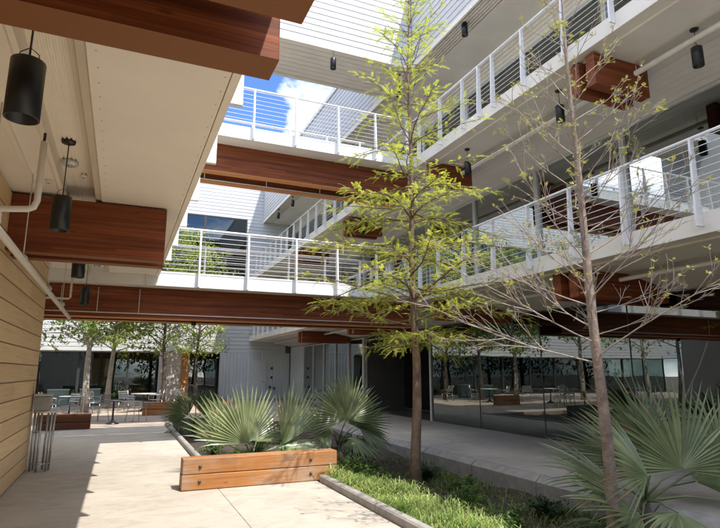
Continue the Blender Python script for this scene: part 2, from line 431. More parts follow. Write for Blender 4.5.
# ------------------------------------------------------------------ right wing
XB, XG = 7.1, 9.7
rw = tag(empty('office_wing', (14, 14, 0)), 'long office wing with stacked balconies and glass walls beside the planting bed', 'building')
Y0, Y1 = -5., 33.42
def slab(zb, zt):
    m = MB(); m.box(XB, 22, Y0, Y1, zb, zt, 'soffit_paint'); return m.build('balcony_slab', rw, .006)
slab(3.43, 3.73); slab(7.16, 7.47)
def soffit_lining(zs, zg, name='soffit'):
    m = MB()
    # flat zone, then boards stepping down to the head of the glass
    m.box(XB+.25, 8.55, Y0, Y1, zs-.035, zs-.003, 'soffit_paint')
    n = 8
    for i in range(n):
        x0 = 8.56+i*(XG+.12-8.56)/n; x1 = x0+(XG+.12-8.56)/n-.008
        z0 = zs-.045-(zs-.045-zg)*i/n; z1 = zs-.045-(zs-.045-zg)*(i+1)/n
        m.prism([(x0, z0), (x1, z1), (x1, zs-.001), (x0, zs-.001)], Y0, Y1, 1, 'soffit_paint')
    return m.build(name, rw)
soffit_lining(3.43, 3.12); soffit_lining(7.16, 6.85)
# fourth storey with ribbed siding, roof edge
m = MB(); m.box(7.75, 22, Y0, Y1, 11.06, 13.7, 'interior_wall'); 
siding(m, 0, 7.745, -1, Y0, Y1, 11.0, 13.62, .2, 'white_siding'); m.build('upper_wall', rw)
m = MB(); m.box(7.66, 22, Y0, Y1+.4, 13.63, 13.82, 'white_paint'); m.build('roof', rw)
m = MB(); m.box(8.32, XG+.1, Y0, Y1, 11.0, 11.055, 'soffit_paint')
for i in range(6): m.box(7.76+i*.092, 7.82+i*.092, Y0, Y1, 11.0, 11.05, 'soffit_paint')
m.box(7.70, 7.755, Y0, Y1, 10.93, 11.08, 'soffit_paint')
m.build('soffit', rw)
m = MB(); m.box(XG+.1, 22, Y0, Y1, 10.4, 11.0, 'soffit_paint'); m.build('parapet_band', rw)
# rooms
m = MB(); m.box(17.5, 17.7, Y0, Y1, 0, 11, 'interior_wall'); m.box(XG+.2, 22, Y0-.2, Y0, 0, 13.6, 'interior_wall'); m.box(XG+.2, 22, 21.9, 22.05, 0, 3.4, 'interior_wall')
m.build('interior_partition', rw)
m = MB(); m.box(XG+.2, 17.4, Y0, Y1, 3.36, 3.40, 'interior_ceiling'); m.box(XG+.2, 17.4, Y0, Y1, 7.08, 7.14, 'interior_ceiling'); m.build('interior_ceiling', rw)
def window_bay(y0, y1, z0, z1, x=XG, mat='storefront_glass', fmat='steel', parent=None, w=.05, d=.11, fr=.03):
    f = MB()
    f.box(x-fr, x+d, y0, y0+w, z0, z1, fmat); f.box(x-fr, x+d, y1-w, y1, z0, z1, fmat)
    f.box(x-fr, x+d, y0+w, y1-w, z0, z0+w*1.3, fmat); f.box(x-fr, x+d, y0+w, y1-w, z1-w, z1, fmat)
    fo = f.build('window', parent or rw)
    g_ = MB(); g_.box(x+min(.03, d*.4), x+min(.03, d*.4)+.006, y0+w, y1-w, z0+w*1.3, z1-w, mat); g_.build('pane', fo)
    return fo
for y0, n, st in ((-2.4, 7, 2.67),):
    for i in range(n): window_bay(y0+i*st, y0+i*st+st-.004, 0.01, 3.08, w=.010, d=.012, fr=.004, fmat='dark_steel')
for i in range(5): window_bay(22.05+i*1.7, 22.05+i*1.7+1.69, .01, 3.08, fmat='light_metal', w=.06)
m = MB()                                    # recessed entrance between the two glass runs
m.box(12.2, 12.3, 16.4, 21.9, 0, 3.36, 'interior_wall'); m.build('recess_wall', rw)
for y in (17.2, 19.0, 20.6): window_bay(y, y+1.55, .01, 3.05, x=11.6, fmat='dark_steel')
boxpart('door_post', rw, (9.66, 9.82, 16.30, 16.40, 0, 3.1), 'light_metal'); boxpart('door_post', rw, (9.66, 9.82, 21.92, 22.04, 0, 3.1), 'light_metal')
for i in range(7): window_bay(-3.0+i*2.75, -3.0+i*2.75+2.74, 3.74, 6.86, mat='upper_glass', fmat='light_metal', w=.06)
for i in range(6): window_bay(16.4+i*2.8, 16.4+i*2.8+2.79, 3.74, 6.86, mat='upper_glass', fmat='light_metal', w=.06)
for i in range(13): window_bay(-3.0+i*2.78, -3.0+i*2.78+2.77, 7.48, 10.4, fmat='light_metal', w=.06)
m = MB()
for i in range(12): m.prism([(9.72, 0), (9.80, 0), (9.80, 3.1), (9.72, 3.1)], 30.7+i*.225, 30.7+i*.225+.19, 1, 'grey_siding')
m.box(9.80, 9.9, 30.6, 33.4, 0, 3.1, 'grey_siding')
m.build('ribbed_panel', rw)
pt2 = [.62, 1.7, 2.75, 3.7, 4.71, 5.9, 7.0, 8.1, 9.2, 10.3, 11.4, 12.3, 14.3]+[15.4+1.1*i for i in range(16)]
pt3 = [.5, 1.6, 2.6, 3.65, 4.7, 5.75, 6.82, 7.95, 8.94, 9.45, 10.1, 11.12, 12.2, 14.3]+[15.4+1.1*i for i in range(16)]
for zt, pts_ in ((3.73, pt2), (7.47, pt3)):
    ro = railing(rw, (XB, Y1-.1), (XB, 0), zt, 0, 10, posts=[(Y1-.1-y)/(Y1-.1) for y in pts_], h=1.06, d0=.12, drop=.2)
    m = MB()
# timber beam ends hung below the balconies and running on inside the rooms
for zb, zt2, ys_ in ((6.52, 7.12, (6.32, 6.68, 11.9, 17.6, 18.05, 23.3, 23.75)), (2.90, 3.39, (7.2, 7.6, 11.9, 17.4, 17.85, 23.3, 23.75))):
    for y in ys_:
        m = MB(); m.box(7.2 if zb > 5 else 7.3, 8.52 if zb > 5 else XG-.1, y, y+.2, zb, zt2, 'glulam'); m.build('timber_beam', rw, .006)
for zb in (5.95,):
    for y in (2.2, 6.5, 11.9, 17.5, 23.4):
        m = MB(); m.box(XG+.25, 17.4, y, y+.22, zb+.1, zb+.75, 'glulam'); m.build('interior_beam', rw)
for y in (5.6, 11.0, 16.6):
    m = MB(); m.lathe(12.0, y+.6, [(.22, 0), (.22, 3.35)], 'kerb_concrete', 20); m.lathe(12.0, y+.6, [(.22, 3.74), (.22, 7.06)], 'kerb_concrete', 20); m.build('column', rw)
# fire pipe along each balcony
def pipe(name, pts_, r_, label, cat='pipe', hang=None, hz=None, group=None):
    root = tag(empty(name, pts_[0]), label, cat, group)
    m = MB(); m.tube(pts_, r_, 'pipe_paint', 10); m.build('run', root)
    if hang:
        for (x, y, z) in hang:
            m = MB(); m.tube([(x, y, z), (x, y, hz)], .008, 'pipe_paint', 6); m.lathe(x, y, [(r_+.008, z-.02), (r_+.008, z+.02)], 'light_metal', 10); m.build('hanger', root)
    return root
pipe('sprinkler_pipe', [(8.2, -4, 6.93), (8.2, 32, 6.93)], .055, 'long cream pipe slung under the upper balcony of the office wing', hang=[(8.2, y, 6.93) for y in (1.5, 4.4, 7.3, 10.3, 15., 19, 23, 27)], hz=7.13)
pipe('sprinkler_pipe', [(8.35, -4, 3.27), (8.35, 32, 3.27)], .04, 'thin cream pipe slung beneath the lower balcony of the office wing', hang=[(8.35, y, 3.27) for y in (1.5, 4.4, 7.3, 10.3, 15., 19, 23, 27)], hz=3.4)

# ------------------------------------------------------------------ block crossing over the far side of the court at the top storey
cb = tag(empty('enclosed_bridge', (2, 14.7, 11)), 'sunlit white ribbed block spanning the court above the footbridges', 'enclosed bridge')
m = MB(); m.box(-6, 7.64, 13.72, 15.7, 11.04, 13.7, 'interior_wall'); siding(m, 1, 13.715, -1, -6, 7.69, 11.02, 13.62, .2, 'white_siding'); m.build('wall', cb)
m = MB(); m.box(-6, 7.69, 13.60, 15.8, 13.63, 13.82, 'white_paint'); m.build('roof', cb)
m = MB(); m.box(-6, 7.68, 13.68, 13.76, 10.93, 11.015, 'soffit_paint'); m.box(-6, 7.68, 15.6, 15.7, 10.93, 11.03, 'soffit_paint')
for i in range(8): m.box(-6, 7.68, 13.77+i*.228, 13.77+i*.228+.205, 10.99, 11.035, 'soffit_paint')
m.build('soffit', cb)
st = tag(empty('stair_tower', (-4.3, 14, 0)), 'white stair tower holding the near ends of both footbridges', 'tower')
m = MB(); m.box(-6, -2.2, 12.3, 15.9, 0, 13.7, 'white_siding'); m.build('wall', st)

# ------------------------------------------------------------------ far wing
YF = 33.5
fwg = tag(empty('siding_building', (-6, 38, 0)), 'far wing in white ribbed siding over a dark glass ground floor', 'building')
m = MB()
def fs(x0, x1, z0, z1): siding(m, 1, YF, -1, x0, x1, z0, z1, .215, 'white_siding')
fs(-26, 9.4, 2.75, 4.35); fs(-26, -16, 4.35, 6.6); fs(7.2, 9.4, 4.35, 7.4); fs(-26, 9.4, 11.1, 14.6)
fs(6.72, 9.4, 7.4, 11.1); fs(-26, 6.72, 6.6, 7.4)
m.box(-26, 22, YF+.02, YF+.3, 11.1, 14.55, 'interior_wall'); m.box(-26, 22, YF+.02, YF+.3, 6.62, 7.38, 'interior_wall'); m.box(-26, 22, YF+.02, YF+.3, 2.75, 4.33, 'interior_wall')
m.box(6.74, 22, YF+.02, YF+.3, 7.38, 11.1, 'interior_wall'); m.box(7.22, 22, YF+.02, YF+.3, 4.33, 6.62, 'interior_wall')
m.build('wall', fwg)
m = MB(); m.box(-26, 22, YF-.06, YF+9, 14.6, 14.8, 'white_paint'); m.build('roof', fwg)
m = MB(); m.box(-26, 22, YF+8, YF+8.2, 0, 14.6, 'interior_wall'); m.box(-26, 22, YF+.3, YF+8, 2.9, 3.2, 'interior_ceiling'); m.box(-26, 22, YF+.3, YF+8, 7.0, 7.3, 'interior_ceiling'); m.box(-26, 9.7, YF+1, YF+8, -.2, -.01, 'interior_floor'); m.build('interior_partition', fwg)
def fwin(x0, x1, z0, z1, y=YF, w=.06, fm='dark_steel'):
    f = MB(); f.box(x0, x0+w, y-.02, y+.1, z0, z1, fm); f.box(x1-w, x1, y-.02, y+.1, z0, z1, fm); f.box(x0+w, x1-w, y-.02, y+.1, z0, z0+w, fm); f.box(x0+w, x1-w, y-.02, y+.1, z1-w, z1, fm)
    fo = f.build('window', fwg); g_ = MB(); g_.box(x0+w, x1-w, y+.03, y+.042, z0+w, z1-w, 'far_glass'); g_.build('pane', fo)
for i in range(9): fwin(-16.5+i*2.58, -16.5+i*2.58+2.57, 7.42, 11.08)
for i in range(9): fwin(-16.0+i*2.57, -16.0+i*2.57+2.56, 4.37, 6.58)
for i in range(12): fwin(-24.3+i*2.47, -24.3+i*2.47+2.46, .0, 2.72, y=YF+.5)
m = MB(); m.box(-26, 5.4, YF+.03, YF+.5, 2.70, 2.745, 'soffit_paint'); m.build('soffit', fwg)
# ground floor door wall at the inner corner
m = MB()
for i in range(21): m.prism([(5.42+i*.203, YF), (5.42+i*.203+.175, YF), (5.42+i*.203+.16, YF-.03), (5.42+i*.203+.015, YF-.03)], 0, 2.745, 2, 'grey_siding')
m.box(5.42, 9.7, YF, YF+.2, 0, 2.745, 'grey_siding'); m.build('ribbed_wall', fwg)
dr = boxpart('door', fwg, (7.15, 8.25, YF-.075, YF-.035, .02, 2.3), 'white_siding', .004)
m = MB(); m.tube([(8.12, YF-.08, 1.02), (8.12, YF-.14, 1.02), (7.98, YF-.14, 1.02)], .014, 'steel', 8); m.build('handle', dr)
m = MB()
for z in (.35, .8, 1.25, 1.7, 2.05): m.box(7.24, 7.28, YF-.082, YF-.074, z, z+.07, 'steel')
m.build('hinge_row', dr)
for x, z in ((8.5, 1.75), (8.5, 1.2), (8.42, .62), (8.68, .55)): boxpart('switch_box', fwg, (x, x+.11, YF-.10, YF-.032, z, z+.14), 'dark_steel')
m = MB(); m.box(-2.4, 1.4, YF+1.0, YF+1.1, 0, 1.15, 'olive_panel'); m.build('counter', fwg)
# concrete pier with its timber side panel
pr = tag(empty('concrete_pier', (2.7, 32.2, 0)), 'pinkish grey concrete pier with an orange timber panel by the far glass', 'pier')
m = MB(); m.box(2.0, 3.05, 31.6, 33.3, 0, 2.74, 'concrete_pier'); m.build('shaft', pr, .01)
m = MB(); m.box(3.06, 3.5, 31.75, 33.3, 0, 2.74, 'orange_panel'); m.build('timber_panel', pr, .005)
# exit sign
es = tag(empty('exit_sign', (7.1, YF-.1, 9.0)), 'small white exit sign with red lettering on the far upper wall', 'sign')
m = MB(); m.box(6.95, 7.95, YF-.10, YF-.03, 9.9, 10.2, 'white_paint'); m.build('panel', es)
tx = bpy.data.curves.new('lettering', 'FONT'); tx.body = 'EXIT'; tx.size = .3; tx.extrude = .004; tx.align_x = 'CENTER'
to = bpy.data.objects.new('lettering', tx); COL.objects.link(to); to.parent = es; to.location = V((7.45, YF-.106, 9.945))-es.location; tx.materials.append(M['red_print'])
bpy.context.view_layer.update()
tm = bpy.data.meshes.new_from_object(to); bpy.data.objects.remove(to)
tm.transform(Matrix.Rotation(PI/2, 4, 'X')); to = bpy.data.objects.new('lettering', tm); COL.objects.link(to); to.parent = es; to.location = V((7.45, YF-.106, 9.945))-es.location

# ------------------------------------------------------------------ pendant lamps
def make_lamp():
    r = empty('pendant_lamp', (0, 0, 0))
    m = MB(); m.lathe(0, 0, [(0, .165), (.082, .165), (.085, .16), (.085, -.165), (.078, -.167), (.074, -.165), (.074, -.09), (0, -.09)], 'black_metal', 32); m.build('housing', r)
    m = MB(); m.lathe(0, 0, [(.070, -.092), (.068, -.10), (.05, -.105), (0, -.106)], 'lens', 24); m.build('lens', r)
    return r
lamp0 = make_lamp(); used = [False]
def lamp(x, y, z, zc, label, sc_=1.0, group='black pendant lamps under the ceilings'):
    r = lamp0 if not used[0] else copy_tree(lamp0)
    used[0] = True
    r.location = (x, y, z); r.scale = (sc_, sc_, sc_)
    tag(r, label, 'lamp', group)
    return r, zc
lamps = [
    lamp(-.58, 3.17, 3.08, 3.82, 'largest black cylinder lamp, close under the broad crossing beam'),
    lamp(-.63, 5.72, 3.08, 3.82, 'black cylinder lamp hanging in front of the short red beam'),
    lamp(-.64, 8.45, 3.06, 3.82, 'black lamp half hidden by the bottom edge of the short red beam'),
    lamp(-.70, 11.3, 2.99, 3.82, 'small black lamp in front of the lower footbridge beam'),
    lamp(8.22, 5.19, 6.62, 7.12, 'black lamp beside the cream pipe under the upper balcony, lens showing'),
    lamp(7.62, 7.62, 6.62, 7.12, 'small dark lamp among bare twigs beside the balcony timber block'),
    lamp(7.62, 10.8, 6.62, 7.12, 'dark lamp under the upper balcony near the bright green treetop'),
    lamp(7.66, 17.4, 6.62, 7.12, 'dark lamp under the upper balcony beyond the footbridges'),
    lamp(5.1, 13.78, 10.55, 11.0, 'single black lamp hung beneath the white block spanning the court'),
    lamp(7.5, 14.2, 10.38, 11.0, 'black lamp beneath the roof corner behind the green treetop', ),
    lamp(7.95, 11.15, 10.78, 11.0, 'black lamp under the roof overhang above the railings'),
    lamp(7.32, 29.3, 10.45, 11.0, 'lower of two tiny black lamps by the far white corner') if False else lamp(7.85, 30.2, 10.6, 11.0, 'farther of two tiny black lamps by the far white corner'),
    lamp(7.95, 27.6, 10.62, 11.0, 'nearer of two tiny black lamps by the far white corner'),
]
for r, zc in lamps:
    x, y, z = r.location
    m = MB(); m.tube([(x, y, z+.165), (x+.004, y, zc)], .006, 'dark_steel', 6); m.tube([(x-.05, y, z+.18), (x-.045, y, z+.215), (x, y, z+.25), (x+.045, y, z+.215), (x+.05, y, z+.18)], .003, 'dark_steel', 5); ob = m.build('cable', r); ob.scale = (1, 1, 1)
    m = MB(); m.lathe(x, y, [(.0, zc-.028), (.062, zc-.026), (.066, zc-.002), (0, zc-.002)], 'black_metal', 20); ob = m.build('ceiling_rose', r); ob.scale = (1, 1, 1)

# ------------------------------------------------------------------ pipework on the left
pp = tag(empty('sprinkler_pipe', (-.97, 3, 2.78)), 'cream pipe along the board wall with a bent branch rising to the ceiling', 'pipe')
m = MB(); m.tube([(-1.0, -2, 2.82), (-1.0, 12.2, 2.66)], .035, 'pipe_paint', 12); m.build('run', pp)
m = MB(); m.tube([(-1.0, 5.06, 2.78), (-1.0, 5.06, 2.86), (-.99, 5.06, 2.90), (-.80, 5.06, 2.92), (-.76, 5.06, 2.94), (-.74, 5.06, 3.0), (-.74, 5.06, 3.52)], .026, 'pipe_paint', 10)
m.tube([(-.74, 5.06, 3.50), (-.74, 5.06, 3.60)], .012, 'black_metal', 8); m.build('branch', pp)
for y in (4.7, 6.4, 8.6, 10.6):
    m = MB(); m.tube([(-1.0, y, 2.74), (-1.0, y, 3.66)], .006, 'light_metal', 6); m.tube([(-1.0, y-.02, 2.74), (-1.0, y+.02, 2.74)], .046, 'light_metal', 10); m.build('hanger', pp)
def fitting(name, x, y, z, r_, h_, mat, label, grp=None):
    o = tag(empty(name, (x, y, z)), label, name.replace('_', ' '), grp)
    m = MB(); m.lathe(x, y, [(0, z), (r_, z), (r_, z-h_*.6), (r_*.8, z-h_), (0, z-h_)], mat, 20); m.build('body', o)
    m = MB(); m.lathe(x, y, [(r_*.3, z-h_), (r_*.3, z-h_-.012), (0, z-h_-.014)], 'steel', 12); m.build('cap', o)
fitting('smoke_detector', -.66, 6.3, 3.815, .085, .045, 'light_metal', 'flat round detector on the ceiling beyond the second pendant lamp')
fitting('ceiling_speaker', -.88, 6.65, 3.69, .04, .03, 'pipe_paint', 'small round cream fitting on the flat ceiling nearer the board wall')
fitting('ceiling_speaker', -.55, 6.7, 3.815, .04, .03, 'pipe_paint', 'small round cream fitting inside the ceiling channel')
def conduit(pts_, r_, label, hang=()):
    o = tag(empty('conduit', pts_[0]), label, 'pipe'); m = MB(); m.tube(pts_, r_, 'pipe_paint', 8); m.build('run', o)
    for (x, y, z, z2) in hang:
        m = MB(); m.tube([(x, y, z), (x, y, z2)], r_*.7, 'pipe_paint', 6); m.build('drop', o)
    return o
conduit([(-1.6, 12.92, 2.86), (6.9, 12.92, 2.86)], .013, 'thin cream conduit along the lower edge of the lower footbridge beam', [(-1.25, 12.92, 2.86, 3.4), (-.55, 12.92, 2.86, 3.4), (.28, 12.92, 2.86, 3.4)])
conduit([(-1.0, 12.0, 3.6), (-1.0, 12.0, 3.04), (-1.03, 12.0, 3.01), (-1.6, 12.0, 3.01)], .02, 'cream bent conduit dropping beside the small lamp to the wall corner')
conduit([(-1.6, 13.66, 6.42), (6.9, 13.66, 6.42)], .016, 'thin cream conduit along the upper footbridge beam', [(x, 13.66, 6.42, 7.1) for x in (1.6, 3.2, 4.7)])
def spot(x, y, z, label):
    o = tag(empty('spotlight', (x, y, z)), label, 'spotlight', 'spotlights under the footbridges')
    m = MB(); m.lathe(x, y, [(0, z+.06), (.055, z+.06), (.055, z-.06), (.045, z-.06), (.045, z-.03), (0, z-.03)], 'black_metal', 14); m.build('housing', o)
    m = MB(); m.tube([(x, y, z+.06), (x, y, z+.2)], .012, 'black_metal', 6); m.build('stem', o)
spot(2.35, 13.25, 6.5, 'small black spotlight under the middle of the upper footbridge')
spot(4.75, 13.25, 6.5, 'small black spotlight under the upper footbridge close to the green tree')
spot(1.5, 13.25, 2.72, 'small black spotlight under the lower footbridge beam')

# ------------------------------------------------------------------ timber edging blocks
def sleeper_wall(x0, x1, y0, y1, h, mats, label, bolts=True, group='timber edging blocks round the planting'):
    o = tag(empty('timber_edging', ((x0+x1)/2, (y0+y1)/2, 0)), label, 'edging', group)
    for i in range(2):
        m = MB(); a, b_ = .003+i*h/2, (i+1)*h/2-.0015
        dx = (.0, .005)[i]
        m.box(x0+dx, x1+dx*.4, y0+dx*.5, y1, a, b_, mats); m.build('sleeper', o, .012)
    if bolts:
        for x in (x0+.24, x1-.42):
            for z in (h*.27, h*.74):
                m = MB(); m.tube([(x, y0+.006, z), (x, y0-.012, z)], .022, 'dark_steel', 14); m.tube([(x, y0-.012, z), (x, y0-.024, z)], .011, 'dark_steel', 6); m.build('bolt', o)
    return o
sleeper_wall(.89, 3.16, 8.19, 8.47, .42, 'weathered_timber', 'bolted orange timber edging block with greyed top at the palm bed')
sleeper_wall(-2.02, -.66, 17.95, 18.3, .42, 'dark_timber', 'dark brown timber edging block in shade beside the board wall', False)
sleeper_wall(.90, 2.3, 22.6, 22.95, .46, 'weathered_timber', 'short sunlit timber edging block beyond the patio table', False)
sleeper_wall(-9.5, -7.4, 18.9, 19.25, .46, 'weathered_timber', 'long timber edging block seen mirrored in the glass wall', False)
sleeper_wall(-6.4, -4.9, 22.6, 22.95, .46, 'weathered_timber', 'second timber edging block seen mirrored in the glass wall', False)
m = MB(); m.box(1.52, 3.1, 16.9, 17.15, -.2, .30, 'kerb_concrete'); tag(m.build('low_wall', bevel=.01), 'low grey concrete wall in shade behind the leafy bed', 'wall')

# ------------------------------------------------------------------ plants
def basis(d, hint=V((0, 0, 1))):
    d = d.normalized(); u = hint.cross(d)
    if u.length < 1e-3: u = V((1, 0, 0)).cross(d)
    u.normalize(); return d, u, d.cross(u)
def rvec():
    while True:
        q = V((random.uniform(-1, 1), random.uniform(-1, 1), random.uniform(-1, 1)))
        if .05 < q.length < 1: return q.normalized()
def fan_leaf(mb, stem, hub, tip, normal, Rr, spread, mat, nseg=30, fold=.06, dry=0., droop=.18, joined=.43):
    """fan palm leaf: petiole from stem to hub, pleated blade opening round the direction hub -> tip"""
    d = (tip-hub).normalized(); nn = normal-d*normal.dot(d); nn.normalize(); s_ = d.cross(nn)
    mid = stem.lerp(hub, .5)+V((0, 0, .05))
    mb.tube([stem, mid, hub], [.016, .011, .009], 'palm_leaf', 6)
    da = spread/nseg
    for i in range(nseg):
        a = -spread/2+da*(i+.5); ca = 1-.22*abs(a/(spread/2))**2
        rr = Rr*ca*random.uniform(.93, 1.05); split = random.uniform(joined-.06, joined+.07)
        ad = a+random.uniform(-.02, .02); sag = droop*random.choice((.4, .7, 1., 1.3, 2.2))
        rs = [.03, .25, split, split+(1-split)*.36, split+(1-split)*.72, 1.]; ws = [1, 1, .97, .60, .30, .02]
        twist = random.uniform(-.55, .55)
        vs = []
        for r_, w_ in zip(rs, ws):
            half = math.tan(da/2)*min(r_, split)*w_*rr
            ang = a+(ad-a)*r_
            e = d*math.cos(ang)+s_*math.sin(ang); q = s_*math.cos(ang)-d*math.sin(ang)
            base = hub+e*(rr*r_)-nn*(.10*rr*r_*r_)+V((0, 0, -1))*(sag*rr*max(0, r_-split)**1.6)
            fo = fold*rr*min(r_, .5)*.4*w_
            tw = twist*max(0, r_-split)
            qq = q*math.cos(tw)+nn*math.sin(tw)
            vs += [base-qq*half+nn*fo, base-nn*fo, base+qq*half+nn*fo]
        fs_ = []
        for k_ in range(len(rs)-1):
            b_ = k_*3; fs_ += [(b_, b_+1, b_+4, b_+3), (b_+1, b_+2, b_+5, b_+4)]
        isdry = random.random() < dry
        if isdry:
            mb.add(vs[:12], fs_[:6], mat); mb.add(vs[9:], [tuple(j for j in f_) for f_ in fs_[:4]], 'dry_leaf')
        else: mb.add(vs, fs_, mat)
def palm(name, base, leaves, label, stem_h=.25, mat='palm_leaf', dead=6, joined=.58, rscale=1.):
    o = tag(empty(name, base), label, 'palm', 'fan palms in the planting beds')
    B = V(base)
    m = MB(); m.tube([B+V((0, 0, -.08)), B+V((0, 0, stem_h*.5)), B+V((0, 0, stem_h))], [.10, .085, .05], 'bark_dark', 10); m.build('trunk', o)
    for lf in leaves:
        hub, tip, nrm, Rr, spr = lf[:5]; mt = lf[5] if len(lf) > 5 else mat; dr_ = lf[6] if len(lf) > 6 else .1
        m = MB(); fan_leaf(m, B+V((random.uniform(-.03, .03), random.uniform(-.03, .03), stem_h)), V(hub), V(tip), V(nrm), Rr*rscale, spr, mt, dry=dr_, nseg=max(16, int(spr/R(5.6))), joined=joined); m.build('frond', o)
    for i in range(dead):
        a = random.uniform(0, 2*PI); rr = random.uniform(.35, .6)
        hub = B+V((math.cos(a)*rr, math.sin(a)*rr, random.uniform(.02, .25))); tip = hub+V((math.cos(a), math.sin(a), random.uniform(-.35, .2)))
        m = MB(); fan_leaf(m, B+V((0, 0, stem_h*.8)), hub, tip, V((0, 0, 1)), random.uniform(.4, .6), R(150), 'palm_dark_leaf', nseg=18, dry=.3, droop=.4); m.build('frond', o)
    return o
cam = V((0, 0, 1.6))
palm('fan_palm', (2.15, 9.45, -.08), [
    ((1.98, 9.25, .46), (1.84, 9.15, 1.5), (.12, -.85, .42), 1.0, R(160), 'palm_leaf', .2),
    ((1.74, 9.5, .42), (1.3, 9.45, 1.3), (-.1, -.75, .6), .98, R(95), 'palm_leaf', .35),
    ((2.6, 9.30, .40), (3.05, 9.25, 1.28), (.55, -.70, .42), 1.15, R(85), 'palm_leaf', .1),
    ((2.5, 9.3, .36), (3.4, 9.15, .44), (0, -.25, .95), .95, R(120), 'palm_leaf', .15),
    ((2.3, 9.9, .4), (2.6, 10.6, .8), (0, -.6, .8), .8, R(140)),
    ((2.35, 9.15, .30), (2.7, 8.75, .40), (.1, -.3, .95), .62, R(110)),
], 'fan palm with one broad upright fan and browned tips behind the bolted timber', .22, dead=2)
palm('fan_palm', (4.05, 10.4, -.1), [
    ((4.05, 10.0, .72), (3.95, 9.95, 1.6), (-.05, -.85, .5), .92, R(220), 'palm_leaf', .05),
    ((3.85, 10.25, .45), (3.35, 10.1, .62), (-.2, -.7, .6), .70, R(150)),
    ((4.4, 10.2, .52), (5.1, 10.05, .25), (.3, -.5, .8), .78, R(140), 'palm_dark_leaf'),
    ((4.4, 10.3, .6), (4.95, 10.2, .85), (.3, -.8, .5), .75, R(120), 'palm_dark_leaf'),
    ((4.2, 10.1, .35), (4.5, 9.4, .05), (.1, -.4, .9), .75, R(140), 'palm_dark_leaf'),
    ((3.9, 10.7, .6), (3.5, 11.3, .9), (0, -.5, .8), .75, R(160), 'palm_dark_leaf'),
    ((4.3, 10.7, .6), (4.9, 11.2, .8), (0, -.5, .8), .75, R(160), 'palm_dark_leaf'),
], 'fan palm with a starburst of pale stiff blades left of the green tree trunk', .3, 'palm_leaf', 4)
PX = lambda x, y, z: (x, y, z)
palm('fan_palm', (5.68, 4.85, -.36), [
    (PX(6.02, 4.60, .50), PX(6.05, 4.65, 1.6), (-.35, -.85, .3), .96, R(200), 'palm_leaf', .12),
    (PX(5.42, 4.55, .48), PX(4.55, 4.6, 1.18), (.15, -.75, .55), .90, R(130), 'palm_leaf', .12),
    (PX(5.1, 4.40, .12), PX(4.1, 4.5, .62), (.1, -.5, .85), .80, R(120), 'palm_leaf', .12),
    (PX(6.5, 4.8, .30), PX(7.3, 4.75, .72), (-.2, -.7, .65), .85, R(130), 'palm_leaf', .12),
    (PX(5.75, 5.1, .5), PX(5.35, 5.9, 1.3), (0, -.75, .6), .85, R(170), 'palm_dark_leaf', .12),
    (PX(6.4, 5.2, .6), PX(6.9, 5.9, 1.35), (-.1, -.8, .5), .85, R(170), 'palm_dark_leaf', .12),
    (PX(5.5, 4.3, .15), PX(5.15, 3.9, .05), (0, -.3, .95), .70, R(120), 'palm_leaf', .3),
    (PX(6.3, 4.3, .20), PX(6.8, 3.9, .10), (0, -.3, .95), .70, R(120), 'palm_leaf', .2),
    (PX(5.9, 4.9, .75), PX(5.75, 5.1, 1.6), (-.2, -.8, .45), .85, R(150), 'palm_dark_leaf', .12),
    (PX(6.7, 4.6, .55), PX(7.2, 4.5, 1.4), (-.3, -.85, .3), .85, R(140), 'palm_leaf', .12),
    (PX(5.3, 4.9, .30), PX(4.5, 5.2, .75), (.1, -.6, .75), .85, R(120), 'palm_leaf', .12),
], 'largest fan palm, its stiff fans crossing the foot of the bare tree', .50, 'palm_leaf', 4, .44, 1.2)
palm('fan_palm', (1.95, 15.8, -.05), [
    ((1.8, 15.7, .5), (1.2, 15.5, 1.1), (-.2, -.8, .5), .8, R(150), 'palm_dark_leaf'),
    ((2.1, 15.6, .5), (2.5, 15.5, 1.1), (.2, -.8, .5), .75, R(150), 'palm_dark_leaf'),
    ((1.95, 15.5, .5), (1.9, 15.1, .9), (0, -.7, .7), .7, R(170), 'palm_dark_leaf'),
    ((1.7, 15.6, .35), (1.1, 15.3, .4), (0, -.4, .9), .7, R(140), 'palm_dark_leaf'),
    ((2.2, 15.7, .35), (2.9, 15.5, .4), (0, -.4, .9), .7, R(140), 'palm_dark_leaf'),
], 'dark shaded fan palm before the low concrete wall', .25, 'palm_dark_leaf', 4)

def spray(mb, p, d, ln, mat, gap=.017, leaf=.042, wid=.0075, droop=.25, up=V((0, 0, 1)), stem='bark_brown', sr=.0022, skip=0.):
    """a feathery shoot: a thin stem with two rows of needle leaflets"""
    d, u, n_ = basis(d, up+rvec()*.35)
    nst = max(3, int(ln/gap)); pts_ = []
    for i in range(nst+1):
        t_ = i/nst; pts_.append(p+d*(ln*t_)+V((0, 0, -1))*(droop*ln*t_*t_))
    mb.tube([pts_[0], pts_[nst//2], pts_[-1]], [sr, sr*.8, sr*.4], stem, 4, False)
    for i in range(1, nst+1):
        if random.random() < skip: continue
        t_ = i/nst; lf = leaf*(1-.55*t_)*random.uniform(.8, 1.15)
        for sd in (-1, 1):
            e = (u*sd+d*.55+n_*random.uniform(-.35, .2)+V((0, 0, -.15))).normalized(); w_ = d*wid
            a = pts_[i]; q = a+e*lf
            mb.add([a-w_*.5, a+e*lf*.5-w_, q, a+e*lf*.5+w_], [(0, 1, 2, 3)], mat)
